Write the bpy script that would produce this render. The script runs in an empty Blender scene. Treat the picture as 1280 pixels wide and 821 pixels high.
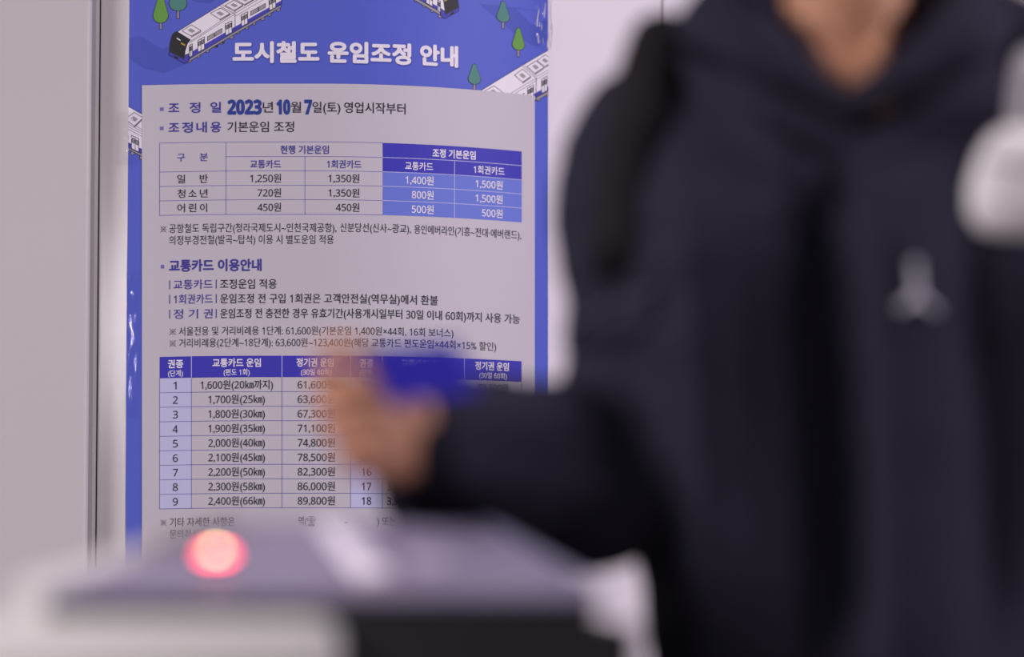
import bpy, bmesh, math, random
from mathutils import Vector, Matrix, noise
random.seed(7)
C = bpy.context
SC = C.scene

# ------------------------------------------------------------------ camera
F = 4880.0                      # focal length in pixels of the 1280x821 frame
HORIZON = 800.0
PITCH = math.atan((HORIZON - 410.5) / F)
CAM = Vector((0.0, 0.0, 0.91))
D = 5.5                         # distance of the pillar face
cam_d = bpy.data.cameras.new('camera')
cam_d.sensor_fit = 'HORIZONTAL'; cam_d.sensor_width = 36.0
cam_d.lens = F / 1280.0 * 36.0
cam_d.dof.use_dof = True
cam_d.dof.focus_distance = D + 0.01
cam_d.dof.aperture_fstop = 1.72
cam_d.clip_start = 0.05; cam_d.clip_end = 100
cam = bpy.data.objects.new('camera', cam_d); SC.collection.objects.link(cam)
cam.location = CAM; cam.rotation_euler = (math.pi / 2 + PITCH, 0, 0)
SC.camera = cam
SC.view_settings.view_transform = 'Standard'
SC.view_settings.look = 'None'
SC.view_settings.gamma = 1.0
SC.view_settings.use_curve_mapping = False
SC.view_settings.exposure = -0.52

# ------------------------------------------------------------------ light
w = bpy.data.worlds.new('station_hall'); SC.world = w; w.use_nodes = True
bg = w.node_tree.nodes['Background']
bg.inputs[0].default_value = (1.0, 0.90, 1.03, 1); bg.inputs[1].default_value = 0.12

def lamp(name, loc, size, energy, color, target):
    l = bpy.data.lights.new(name, 'AREA'); l.shape = 'RECTANGLE'
    l.size, l.size_y = size; l.energy = energy; l.color = color
    o = bpy.data.objects.new(name, l); SC.collection.objects.link(o)
    o.location = loc
    d = Vector(target) - Vector(loc)
    o.rotation_euler = d.to_track_quat('-Z', 'Y').to_euler()
    return o
WHITE = (1.0, 0.895, 1.0)
lamp('ceiling_lamp_right', (3.1, 3.5, 3.0), (1.2, 0.3), 172, (1.0, 0.88, 1.03), (0.2, 5.2, 1.0))
lamp('ceiling_lamp_left', (-2.3, 2.0, 2.7), (1.2, 0.3), 165, (1.0, 0.90, 0.97), (-1.3, 2.5, 0.0))
lamp('ceiling_lamp_far', (-2.45, -13.0, 2.85), (0.3, 0.9), 110, WHITE, (-0.5, 5.5, 1.3))

# ------------------------------------------------------------------ helpers
cP, sP = math.cos(PITCH), math.sin(PITCH)
def ray(px, py):
    a = (px - 640.0) / F; b = (410.5 - py) / F
    return Vector((a, cP - b * sP, sP + b * cP))
def P(px, py, d):
    """point of the place at distance d (world Y) seen in the photograph at px, py"""
    r = ray(px, py)
    return CAM + r * (d / r.y)

def mat(name, col, rough=0.5, spec=0.5, bump=0.0, bscale=50.0, emit=None, estr=0.0, var=0.0, vscale=8.0, metal=0.0, coat=0.0, alpha=None, sheen=0.0):
    m = bpy.data.materials.new(name); m.use_nodes = True
    nt = m.node_tree; b = nt.nodes['Principled BSDF']
    b.inputs['Base Color'].default_value = (*col, 1); b.inputs['Roughness'].default_value = rough
    b.inputs['Specular IOR Level'].default_value = spec; b.inputs['Metallic'].default_value = metal
    b.inputs['Coat Weight'].default_value = coat
    b.inputs['Sheen Weight'].default_value = sheen
    if emit: b.inputs['Emission Color'].default_value = (*emit, 1); b.inputs['Emission Strength'].default_value = estr
    tc = nt.nodes.new('ShaderNodeTexCoord')
    if bump:
        n = nt.nodes.new('ShaderNodeTexNoise'); n.inputs['Scale'].default_value = bscale; n.inputs['Detail'].default_value = 3
        nt.links.new(tc.outputs['Object'], n.inputs['Vector'])
        bp = nt.nodes.new('ShaderNodeBump'); bp.inputs['Strength'].default_value = bump; bp.inputs['Distance'].default_value = 0.01
        nt.links.new(n.outputs['Fac'], bp.inputs['Height']); nt.links.new(bp.outputs['Normal'], b.inputs['Normal'])
    if var:
        n2 = nt.nodes.new('ShaderNodeTexNoise'); n2.inputs['Scale'].default_value = vscale; n2.inputs['Detail'].default_value = 4
        nt.links.new(tc.outputs['Object'], n2.inputs['Vector'])
        mx = nt.nodes.new('ShaderNodeMix'); mx.data_type = 'RGBA'
        mx.inputs['A'].default_value = (*[max(0, c * (1 - var)) for c in col], 1)
        mx.inputs['B'].default_value = (*[min(1, c * (1 + var)) for c in col], 1)
        nt.links.new(n2.outputs['Fac'], mx.inputs['Factor']); nt.links.new(mx.outputs['Result'], b.inputs['Base Color'])
    return m

def obj(name, bm, mats, parent=None, base=(0, 0, 0), smooth=True):
    """link one mesh; vertices come in world coordinates, base is the thing's base point"""
    me = bpy.data.meshes.new(name)
    bmesh.ops.translate(bm, verts=bm.verts, vec=-Vector(base))
    bm.to_mesh(me); bm.free()
    for m in (mats if isinstance(mats, (list, tuple)) else [mats]): me.materials.append(m)
    if smooth:
        for p in me.polygons: p.use_smooth = True
    o = bpy.data.objects.new(name, me); SC.collection.objects.link(o)
    if parent: o.parent = parent
    else: o.location = base
    return o
def empty(name, base):
    o = bpy.data.objects.new(name, None); SC.collection.objects.link(o)
    o.location = base; o.empty_display_size = 0.05; return o
def tag(o, label=None, cat=None, group=None, kind=None):
    if label: o['label'] = label
    if cat: o['category'] = cat
    if group: o['group'] = group
    if kind: o['kind'] = kind
    return o

def add_box(bm, lo, hi, bevel=0.0, seg=3):
    g = bmesh.ops.create_cube(bm, size=1.0)
    vs = g['verts']; lo = Vector(lo); hi = Vector(hi)
    for v in vs: v.co = Vector(((v.co[i] + 0.5) * (hi[i] - lo[i]) + lo[i] for i in range(3)))
    if bevel:
        es = list({e for v in vs for e in v.link_edges})
        bmesh.ops.bevel(bm, geom=es, offset=bevel, segments=seg, profile=0.5, affect='EDGES')
def add_hex(bm, p, bevel=0.0, seg=3):
    """solid from 8 corners: bottom 4 then top 4, same order"""
    vs = [bm.verts.new(q) for q in p]
    fs = [bm.faces.new([vs[i] for i in f]) for f in ((3, 2, 1, 0), (4, 5, 6, 7), (0, 1, 5, 4), (1, 2, 6, 5), (2, 3, 7, 6), (3, 0, 4, 7))]
    bmesh.ops.recalc_face_normals(bm, faces=fs)
    if bevel:
        es = list({e for v in vs for e in v.link_edges})
        bmesh.ops.bevel(bm, geom=es, offset=bevel, segments=seg, profile=0.5, affect='EDGES')
def catmull(pts, n):
    pts = [Vector(p) for p in pts]; out = []
    q = [2 * pts[0] - pts[1]] + pts + [2 * pts[-1] - pts[-2]]
    for i in range(1, len(q) - 2):
        a, b, c, d = q[i - 1], q[i], q[i + 1], q[i + 2]
        for k in range(n):
            t = k / n
            out.append(0.5 * ((2 * b) + (c - a) * t + (2 * a - 5 * b + 4 * c - d) * t * t + (3 * b - a - 3 * c + d) * t ** 3))
    out.append(pts[-1]); return out
def tube(bm, pts, rad, n=4, seg=20, up=None, round_caps=True):
    """tube along a smooth path; rad = radius or (side radius, up radius) per point"""
    rr = [Vector((r, r, 0)) if not isinstance(r, (tuple, list)) else Vector((r[0], r[1], 0)) for r in rad]
    path = catmull(pts, n); rs = catmull(rr, n)
    T = [(path[min(i + 1, len(path) - 1)] - path[max(i - 1, 0)]).normalized() for i in range(len(path))]
    ref = Vector(up) if up else (Vector((0, 0, 1)) if abs(T[0].z) < 0.9 else Vector((0, 1, 0)))
    frames = []
    for t in T:
        u = (ref - t * ref.dot(t)).normalized(); s = t.cross(u); frames.append((s, u))
        if not up: ref = u
    st = []
    if round_caps:
        for k in range(4):
            a = k / 4 * math.pi / 2; rm = min(rs[0].x, rs[0].y)
            st.append((path[0] - T[0] * rm * math.cos(a), rs[0] * max(math.sin(a), 0.08), frames[0]))
    for i in range(len(path)): st.append((path[i], rs[i], frames[i]))
    if round_caps:
        for k in range(3, -1, -1):
            a = k / 4 * math.pi / 2; rm = min(rs[-1].x, rs[-1].y)
            st.append((path[-1] + T[-1] * rm * math.cos(a), rs[-1] * max(math.sin(a), 0.08), frames[-1]))
    rings = []
    for c, r, (s, u) in st:
        rings.append([bm.verts.new(c + s * r.x * math.cos(2 * math.pi * j / seg) + u * r.y * math.sin(2 * math.pi * j / seg)) for j in range(seg)])
    fs = []
    for a, b in zip(rings, rings[1:]):
        for j in range(seg): fs.append(bm.faces.new((a[j], a[(j + 1) % seg], b[(j + 1) % seg], b[j])))
    fs.append(bm.faces.new(rings[0][::-1])); fs.append(bm.faces.new(rings[-1]))
    bmesh.ops.recalc_face_normals(bm, faces=fs)
def rings(bm, rows, seg=40, power=2.0):
    """closed loft of horizontal superellipses: rows of (cx, cy, z, rx, ry)"""
    R = []
    for cx, cy, z, rx, ry in rows:
        L = []
        for j in range(seg):
            a = 2 * math.pi * j / seg; c, s = math.cos(a), math.sin(a)
            e = 2.0 / power
            L.append(bm.verts.new((cx + rx * math.copysign(abs(c) ** e, c), cy + ry * math.copysign(abs(s) ** e, s), z)))
        R.append(L)
    fs = []
    for a, b in zip(R, R[1:]):
        for j in range(seg): fs.append(bm.faces.new((a[j], a[(j + 1) % seg], b[(j + 1) % seg], b[j])))
    fs.append(bm.faces.new(R[0][::-1])); fs.append(bm.faces.new(R[-1]))
    bmesh.ops.recalc_face_normals(bm, faces=fs)
def ball(bm, c, r, seg=20):
    g = bmesh.ops.create_uvsphere(bm, u_segments=seg, v_segments=seg // 2 + 2, radius=1.0)
    r = Vector(r) if isinstance(r, (tuple, list, Vector)) else Vector((r, r, r))
    for v in g['verts']: v.co = Vector((v.co.x * r.x, v.co.y * r.y, v.co.z * r.z)) + Vector(c)
def fuse(bm, voxel, smooth=4, fac=0.5):
    """one continuous skin out of overlapping closed solids"""
    me = bpy.data.meshes.new('tmp'); bm.to_mesh(me); bm.free()
    o = bpy.data.objects.new('tmp', me); SC.collection.objects.link(o)
    m = o.modifiers.new('r', 'REMESH'); m.mode = 'VOXEL'; m.voxel_size = voxel
    s = o.modifiers.new('s', 'SMOOTH'); s.iterations = smooth; s.factor = fac
    C.view_layer.update()
    dg = C.evaluated_depsgraph_get()
    r = bpy.data.meshes.new_from_object(o.evaluated_get(dg))
    bpy.data.objects.remove(o); bpy.data.meshes.remove(me)
    out = bmesh.new(); out.from_mesh(r); bpy.data.meshes.remove(r)
    out.normal_update()
    return out

# ------------------------------------------------------------------ setting
X0 = (400 - 640) / 887.0; RAD = 0.45; TH = math.radians(46)
XE = X0 + RAD * math.sin(TH); YE = D + RAD * (1 - math.cos(TH))
def face_y(x):
    """plan of the pillar: flat on the left, turning away on the right"""
    if x <= X0: return D
    if x <= XE: return D + RAD - math.sqrt(RAD * RAD - (x - X0) ** 2)
    return YE + (x - XE) * math.tan(TH)
def slope(x): return (face_y(x + 1e-4) - face_y(x - 1e-4)) / 2e-4

M_wall = mat('painted_pillar_face', (0.745, 0.705, 0.725), 0.5, 0.3, bump=0.016, bscale=300, var=0.02)
M_trim = mat('beige_painted_steel', (0.60, 0.585, 0.555), 0.45, 0.3, bump=0.008, bscale=420, coat=0.35)
M_trim.node_tree.nodes['Principled BSDF'].inputs['Coat Roughness'].default_value = 0.1
M_trim.node_tree.links.new(M_trim.node_tree.nodes['Bump'].outputs[0], M_trim.node_tree.nodes['Principled BSDF'].inputs['Coat Normal'])
M_panel = mat('matt_wall_panel', (0.57, 0.545, 0.54), 0.62, 0.3, bump=0.02, bscale=300, var=0.025, vscale=3)
M_recess_shade = mat('recess_shade_grey', (0.40, 0.385, 0.37), 0.6, 0.3, var=0.03)  # darker than the panel: shade of the recess put into the colour
M_seam = mat('seam_grey', (0.25, 0.24, 0.25), 0.6, 0.3)
M_floor = mat('terrazzo_floor', (0.42, 0.40, 0.40), 0.35, 0.5, var=0.15, vscale=90)

xl = (121 - 640) / 887.0
bm = bmesh.new()                                   # pillar with a return on its left edge
xs = [xl + 0.003 * (1 - math.cos(k * math.pi / 8)) for k in range(0)]
plan = [(xl, D + 0.09), (xl, D + 0.012), (xl + 0.0008, D + 0.003), (xl + 0.004, D)]
x = X0
plan += [(x + 0.0, D)]
while x < XE: x += 0.012; plan.append((x, face_y(x)))
plan += [(0.221, face_y(0.221)), (0.2225, face_y(0.2225) + 0.006), (0.2265, face_y(0.2265) + 0.006), (0.228, face_y(0.228)), (0.75, face_y(0.75)), (0.75, face_y(0.75) + 0.3), (xl, D + 0.3 + 0.9)]
col = [[bm.verts.new((p[0], p[1], z)) for p in plan] for z in (0.0, 2.9)]
n = len(plan)
for i in range(n): bm.faces.new((col[0][i], col[0][(i + 1) % n], col[1][(i + 1) % n], col[1][i]))
bm.faces.new(col[0]); bm.faces.new(col[1][::-1])
bmesh.ops.recalc_face_normals(bm, faces=bm.faces)
o = obj('wall_back', bm, M_wall, smooth=False); tag(o, kind='structure')
bm = bmesh.new()
xp = (108 - 640) / (F / 5.43)
add_box(bm, (-2.6, 5.43, 0.0), (xp, 5.60, 2.9), 0.004, 2)
o = obj('wall_left', bm, M_panel, smooth=False); tag(o, kind='structure')
bm = bmesh.new(); add_box(bm, (xl + 0.0005, D - 0.0022, 0.0), ((157.2 - 640) / 887.0, D + 0.001, 2.9), 0.0008, 2)
o = obj('trim_2', bm, M_trim, smooth=False); tag(o, kind='structure')
bm = bmesh.new(); add_box(bm, (xp - 0.02, 5.452, 0.0), (xl - 0.0012, 5.56, 2.9))
o = obj('trim_1', bm, M_recess_shade, smooth=False); tag(o, kind='structure')
bm = bmesh.new(); add_box(bm, (0.70, 6.75, 0.0), (4.6, 6.85, 2.9))
o = obj('wall_right', bm, M_panel, smooth=False); tag(o, kind='structure')
bm = bmesh.new(); add_box(bm, (-2.6, 0.4, -0.04), (4.6, 7.2, 0.0))
o = obj('floor', bm, M_floor, smooth=False); tag(o, kind='structure')

# ------------------------------------------------------------------ the notice on the pillar
def curve(px, b):
    """how the printed rows sag in the picture where the sheet follows the pillar round"""
    k = 0.0
    if px > 400: k += (13 - (b - 115) * 0.0187) * ((px - 400) / 251.0) ** 2
    if px < 330: k += 1.5 * ((330 - px) / 130.0) ** 2
    return k
def on_pillar(px, b, layer):
    r = ray(px, b + curve(px, b)); t = D / r.y
    for _ in range(12):
        p = r * t; t += (face_y(p.x) - p.y) / (r.y - slope(p.x) * r.x)
    p = CAM + r * t
    s = slope(p.x); nrm = Vector((s, -1, 0)).normalized()
    return p + nrm * (0.0008 + 0.00025 * layer)
POSTER_BASE = Vector((-0.25, D - 0.001, 0.95))
class Print:
    """flat artwork in rows and columns of the sheet, then laid on the pillar"""
    def __init__(s): s.bm = bmesh.new(); s.lay = s.bm.verts.layers.float.new('lay'); s.mats = []
    def mi(s, m):
        if m not in s.mats: s.mats.append(m)
        return s.mats.index(m)
    def poly(s, pts, m, layer=0):
        vs = [s.bm.verts.new((q[0], q[1], 0)) for q in pts]
        for v in vs: v[s.lay] = layer
        f = s.bm.faces.new(vs); f.material_index = s.mi(m); f.normal_update()
        if f.normal.z < 0: f.normal_flip()
        return f
    def rect(s, x0, y0, x1, y1, m, layer=0): s.poly([(x0, y0), (x1, y0), (x1, y1), (x0, y1)], m, layer)
    def line(s, a, b, wd, m, layer=0):
        a = Vector(a); b = Vector(b); d = (b - a).normalized(); nn = Vector((-d.y, d.x)) * wd / 2; d = d * wd * 0.3
        s.poly([a - d + nn, b + d + nn, b + d - nn, a - d - nn], m, layer)
    def loop(s, pts, wd, m, layer=0):
        for i in range(len(pts)): s.line(pts[i], pts[(i + 1) % len(pts)], wd, m, layer)
    def disc(s, c, rx, ry, m, layer=0, a0=0, a1=360, n=20):
        s.poly([(c[0] + rx * math.cos(math.radians(a0 + (a1 - a0) * i / n)), c[1] + ry * math.sin(math.radians(a0 + (a1 - a0) * i / n))) for i in range(n if a1 - a0 >= 360 else n + 1)], m, layer)
    def text(s, body, x0, x1, yc, h, m, layer=6, bold=0.0, shear=0):
        me = glyphs(body, bold >= 0.7)
        lo = min(v.co.x for v in me.vertices); hi = max(v.co.x for v in me.vertices)
        kx = (x1 - x0) / (hi - lo); ky = h / 0.91
        cop = [(0, 0)] if not bold else [(bold * math.cos(a * math.pi / 4), bold * math.sin(a * math.pi / 4)) for a in range(8)]
        idx = s.mi(m)
        for ci, (dx, dy) in enumerate(cop):
            vs = []
            for v in me.vertices:
                q = s.bm.verts.new((x0 + (v.co.x - lo) * kx + dx, yc - (v.co.y - 0.375) * ky + dy, 0)); q[s.lay] = layer + ci * 0.03; vs.append(q)
            for p in me.polygons:
                f = s.bm.faces.new([vs[i] for i in p.vertices]); f.material_index = idx
                f.normal_update()
                if f.normal.z < 0: f.normal_flip()
    def mark(s, x0, x1, yc, m, layer=6):
        c = Vector(((x0 + x1) / 2, yc)); h = (x1 - x0) / 2
        s.line((c.x - h, c.y - h), (c.x + h, c.y + h), .62, m, layer); s.line((c.x - h, c.y + h), (c.x + h, c.y - h), .62, m, layer + .1)
        for dx, dy in ((0, -1), (0, 1), (-1, 0), (1, 0)): s.disc((c.x + dx * h * .78, c.y + dy * h * .78), .62, .62, m, layer + .2, n=8)
    def build(s, name, parent, cut=0, clip=None):
        bm = s.bm
        if clip:
            for co, no in (((clip[0], 0, 0), (-1, 0, 0)), ((clip[2], 0, 0), (1, 0, 0)), ((0, clip[1], 0), (0, -1, 0)), ((0, clip[3], 0), (0, 1, 0))):
                bmesh.ops.bisect_plane(bm, geom=bm.verts[:] + bm.edges[:] + bm.faces[:], plane_co=co, plane_no=no, clear_outer=True)
        if cut:
            x = 160
            while x < 690:
                bmesh.ops.bisect_plane(bm, geom=bm.verts[:] + bm.edges[:] + bm.faces[:], plane_co=(x, 0, 0), plane_no=(1, 0, 0)); x += cut
        for v in bm.verts: v.co = on_pillar(v.co.x, v.co.y, v[s.lay])
        bm.normal_update()
        for f in bm.faces:
            if f.normal.y > 0: f.normal_flip()
        return obj(name, bm, s.mats, parent, POSTER_BASE, smooth=False)
_g = {}
def glyphs(body, heavy=False):
    key = body; body = ''.join(chr((0x1D7EC if heavy else 0x1D7E2) + int(ch)) if ch in '0123456789' else ch for ch in body)
    key = (key, heavy)
    if key in _g: return _g[key]
    c = bpy.data.curves.new('t', 'FONT'); c.body = body; c.size = 1; c.resolution_u = 4
    o = bpy.data.objects.new('t', c); SC.collection.objects.link(o); C.view_layer.update()
    me = bpy.data.meshes.new_from_object(o.evaluated_get(C.evaluated_depsgraph_get()))
    bpy.data.objects.remove(o); bpy.data.curves.remove(c)
    _g[key] = me; return me

def ink(name, col, rough=0.55): return mat(name, col, rough, 0.25)
I_blue = ink('print_blue', (0.088, 0.122, 0.54)); I_blue2 = ink('print_deeper_blue', (0.066, 0.095, 0.45)); I_blue3 = ink('print_shadow_blue', (0.05, 0.07, 0.38))
I_white = ink('print_white', (0.80, 0.765, 0.80)); I_paper = ink('paper', (0.535, 0.51, 0.54))
I_navy = ink('print_navy', (0.055, 0.045, 0.30)); I_black = ink('print_black', (0.025, 0.025, 0.04)); I_date = ink('print_date_blue', (0.022, 0.05, 0.27))
I_head = ink('print_header_blue', (0.045, 0.04, 0.42)); I_cell = ink('print_cell_blue', (0.135, 0.19, 0.62)); I_tint = ink('print_pale_blue', (0.52, 0.53, 0.72))
I_rule = ink('print_rule_violet', (0.17, 0.17, 0.42)); I_bull = ink('print_bullet_violet', (0.16, 0.15, 0.42))
I_g1 = ink('print_leaf_green', (0.13, 0.33, 0.055)); I_g2 = ink('print_teal_green', (0.075, 0.235, 0.19)); I_trunk = ink('print_trunk', (0.30, 0.25, 0.30))
I_gray = ink('print_window_grey', (0.33, 0.31, 0.32)); I_out = ink('print_outline', (0.03, 0.03, 0.05)); I_cab = ink('print_cab_black', (0.025, 0.025, 0.025)); I_amber = ink('print_amber', (0.5, 0.33, 0.05))
I_stripe = ink('print_stripe_blue', (0.06, 0.06, 0.42))
I_back = ink('paper_back', (0.8, 0.78, 0.78))

poster = empty('notice_poster', POSTER_BASE)
tag(poster, 'blue and white printed subway fare notice with tables fixed on the pillar', 'poster')
L, R_, TOP, BOT = 157.5, 684.5, -70, 742
pr = Print()
for i in range(66): pr.rect(L + (R_ - L) * i / 66, TOP, L + (R_ - L) * (i + 1) / 66, BOT, I_blue, 0)
pr.poly([(L, 45), (176, 43), (203, 60), (215, 55), (240, 66), (234, 79), (205, 90), (180, 84), (L, 68)], I_blue2, 0.5)
pr.poly([(232, -5), (244, 2), (262, 4), (276, -5)], I_blue2, 0.5)
pr.poly([(598, -5), (616, 9), (640, 26), (662, 40), (672, 41), (R_, 32), (R_, -5)], I_blue2, 0.5)
pr.poly([(645, -3), (664, 14), (R_, 4), (R_, -5)], I_blue, 0.6)
sheet = pr.build('sheet', poster, cut=8)
pr = Print(); pr.rect(177.6, 104.8, 667.5, BOT - 18, I_paper, 4); pr.build('information_panel', poster, cut=7)
tag(bpy.data.objects['information_panel'], 'white text panel of the notice')

# title
pr = Print()
for (s_, a, b, yc) in (('도시철도', 290.8, 399.4, 65.3), ('운임조정', 409.6, 513.8, 65.4), ('안내', 524.6, 572.2, 65.0)):
    pr.text(s_, a + 2.0, b - 0.4, yc + 1.4, 25.0, I_blue3, 2, 1.25)
    pr.text(s_, a + 1.2, b - 1.2, yc, 25.0, I_white, 3, 1.25)
pr.build('title_text', poster)
tag(bpy.data.objects['title_text'], 'bold white heading of the notice')

# trees
def tree(cx, top, bot, rw, mt, trunk):
    def drop(g):
        pts = []
        for i in range(25):
            t = i / 24; y = top - g + (bot - top + 2 * g) * t
            ww = (rw + g) * (0.24 * min(1, t / 0.04) ** 0.5 + 0.76 * min(1, max(0, t - 0.02) / 0.70) ** 1.05 if t < 0.74 else math.sqrt(max(0, 1 - ((t - 0.74) / 0.26) ** 2)))
            pts.append((ww, y))
        return [(cx - a, y) for a, y in pts] + [(cx + a, y) for a, y in reversed(pts[:-1])]
    q = Print()
    q.rect(cx - 1.9, bot - 3, cx + 1.9, trunk + 0.4, I_out, 1); q.rect(cx - 1.2, bot - 3, cx + 1.2, trunk - 0.3, I_trunk, 1.5)
    q.poly(drop(0.6), I_out, 2); q.poly(drop(-0.1), mt, 2.5)
    return q.build('tree_illustration', poster, clip=(L, TOP, R_, BOT))
tree(201, -10, 27.5, 9.3, I_g1, 35.5); tree(222.7, -26, 13, 11, I_g2, 22.5)
tree(628.3, -11, 25 - 9.5, 7.9, I_g2, 23.5); tree(647.3, 32.5 - 12, 61 - 12, 7.6, I_g1, 57)
tree(592.5, 78.5 - 6.5, 104 - 6.5, 7.6, I_g2, 104.5)

# trains
def zoomer(s, ox, oy):
    def z(*pts): return [(ox + a / s, oy + b / s - curve(ox + a / s, oy + b / s)) for a, b in pts]
    return z
def outlined(q, pts, m, layer, wd=0.7): q.poly(pts, m, layer); q.loop(pts, wd, I_out, layer + 0.3)
def door(q, z, a, b, c, d):
    """a,b top left/right, c,d bottom right/left in zoomed pixels"""
    outlined(q, z(a, b, c, d), I_white, 2.5)
    lerp = lambda u, v, t: (u[0] + (v[0] - u[0]) * t, u[1] + (v[1] - u[1]) * t)
    m1, m2 = lerp(a, b, .5), lerp(d, c, .5)
    q.line(*z(m1, m2), 0.55, I_out, 3.0)
    for (p, r, s_, t_) in ((a, m1, m2, d), (m1, b, c, m2)):
        tl, tr, br, bl = lerp(p, t_, .18), lerp(r, s_, .18), lerp(r, s_, .5), lerp(p, t_, .5)
        i = lambda u, v: lerp(u, v, .2)
        outlined(q, z(i(tl, tr), i(tr, tl), i(br, bl), i(bl, br)), I_gray, 2.9, 0.7)
def unit(q, z, a, b, c, d):
    """roof unit: four corners, grey grille in the middle, thick lower edge"""
    k = 0.0
    outlined(q, z(a, b, c, d), I_white, 2.5)
    cx = sum(p[0] for p in (a, b, c, d)) / 4; cy = sum(p[1] for p in (a, b, c, d)) / 4
    f = lambda p, s_: (cx + (p[0] - cx) * s_, cy + (p[1] - cy) * s_)
    m = lambda u, v, t: (u[0] + (v[0] - u[0]) * t, u[1] + (v[1] - u[1]) * t)
    q.poly(z(m(f(a, .5), f(d, .5), .15), m(f(b, .5), f(c, .5), .15), m(f(b, .5), f(c, .5), .85), m(f(a, .5), f(d, .5), .85)), I_gray, 2.9)
    off = 10
    q.line(*z((b[0], b[1] + off), (c[0], c[1] + off)), 0.8, I_gray, 2.6); q.line(*z((b[0], b[1] + off * 1.6), (c[0], c[1] + off * 1.6)), 0.5, I_out, 2.8)
def wheels(q, z, pts, r):
    for p in pts:
        (x, y), = z(p); q.disc((x, y), r + .5, r + .5, I_out, 1); q.disc((x, y), r - .25, r - .25, I_gray, 1.3)

CLIP = (L, TOP, R_, BOT)
# train running down to the left
q = Print(); z = zoomer(9.12, 180, 0); z2 = zoomer(12.8, 265, 0)
wheels(q, z, [(522, 690), (617, 635), (722, 575), (818, 520), (890, 480)], 2.5)
wheels(q, z2, [(65, 725), (170, 665), (310, 590), (412, 510), (553, 435), (668, 368), (808, 292), (915, 228), (1060, 150)], 2.5)
q.poly([(236.5, 72), (352, 6), (351.5, 9.5), (237, 76.5)], I_out, 1.6); q.poly([(237, 71.5), (351, 6.3), (351, 8.8), (237.4, 75.4)], I_gray, 1.8)
body = [(221, 39.4), (232, 32.6), (292, -3.5), (360, -42), (352, -8), (352, 5.5), (237, 73), (230.6, 73.5), (232, 57)]
outlined(q, body, I_white, 2, 0.7)
q.poly([(233, 67.9), (352, 0.6), (352, 6.2), (236.5, 73)], I_stripe, 2.2)
for a, b in (((236, 53.7), (290, 22)), ((238, 51.7), (290, 21))): pass
q.line((236.5, 53.5), (293, 18.2), .5, I_out, 2.4); q.line((238, 51), (293, 15.4), .45, I_out, 2.4)
q.line((294, 16.6), (328, -3.5), .5, I_out, 2.4); q.line((294, 20.6), (336, -4), .45, I_out, 2.4)
q.line((276, 8.2), (294, 17.6), .6, I_out, 2.4); q.line((294, 17.6), (294, 38.3), .7, I_out, 2.6); q.line((278.5, 6.5), (295, 15.5), .5, I_out, 2.4)
outlined(q, z((375, 360), (530, 455), (495, 500), (468, 590), (455, 672), (292, 590), (300, 490), (320, 410), (345, 375)), I_cab, 2.5)
outlined(q, z((292, 590), (455, 672), (468, 630), (512, 612), (512, 695), (462, 725), (288, 628)), I_stripe, 2.4)
q.poly(z((345, 630), (390, 655), (388, 682), (343, 655)), I_cab, 2.9)
q.poly(z((375, 430), (418, 456), (416, 468), (373, 443)), I_white, 2.9); q.poly(z((424, 484), (472, 510), (468, 526), (420, 500)), I_amber, 2.9)
door(q, z, (515, 520), (553, 500), (553, 635), (518, 655)); door(q, z, (615, 462), (690, 422), (690, 560), (615, 595))
door(q, z2, (212, 385), (320, 335), (320, 520), (220, 572)); door(q, z2, (468, 242), (572, 190), (572, 375), (475, 425)); door(q, z2, (913, -10), (1020, -65), (1020, 120), (920, 172))
for zz, a, b, hh in ((z, (725, 420), (800, 377), 48), (z, (808, 372), (890, 325), 48), (z2, (620, 185), (740, 119), 68), (z2, (748, 114), (855, 55), 68)):
    outlined(q, zz(a, b, (b[0], b[1] + hh), (a[0], a[1] + hh)), I_gray, 2.4, 0.6)
unit(q, z, (540, 285), (650, 350), (540, 412), (435, 355)); unit(q, z2, (140, 130), (290, 218), (130, 312), (-25, 215)); unit(q, z2, (350, 5), (500, 82), (360, 168), (210, 90)); unit(q, z2, (530, -95), (670, -10), (520, 78), (380, -5))
q.build('train_illustration', poster, cut=8, clip=CLIP)
# train whose nose shows at the top
q = Print(); z = zoomer(12.8, 500, 0)
wheels(q, z, [(250, 8), (380, 90), (515, 170), (635, 262)], 1.9)
outlined(q, z((240, -40), (640, 195), (640, 245), (480, 150), (240, 10)), I_gray, 1.8)
outlined(q, z((-200, -420), (690, -420), (690, 0), (715, 190), (640, 215), (640, 190), (-200, -280)), I_white, 2)
q.poly(z((-200, -350), (640, 130), (640, 200), (-200, -290)), I_stripe, 2.2)
door(q, z, (415, -130), (515, -75), (515, 105), (415, 50)); door(q, z, (595, 0), (640, 22), (640, 200), (595, 172))
outlined(q, z((645, 135), (715, 185), (725, 232), (920, 122), (932, 130), (932, 180), (712, 302), (645, 250)), I_stripe, 2.4)
outlined(q, z((690, 0), (690, -60), (900, -120), (918, 0), (932, 118), (725, 232)), I_cab, 2.6)
q.poly(z((797, 215), (858, 180), (858, 215), (797, 250)), I_cab, 2.9); q.poly(z((700, 10), (745, -15), (750, 5), (705, 28)), I_amber, 2.9)
q.build('train_illustration', poster, cut=8, clip=CLIP)
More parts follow.
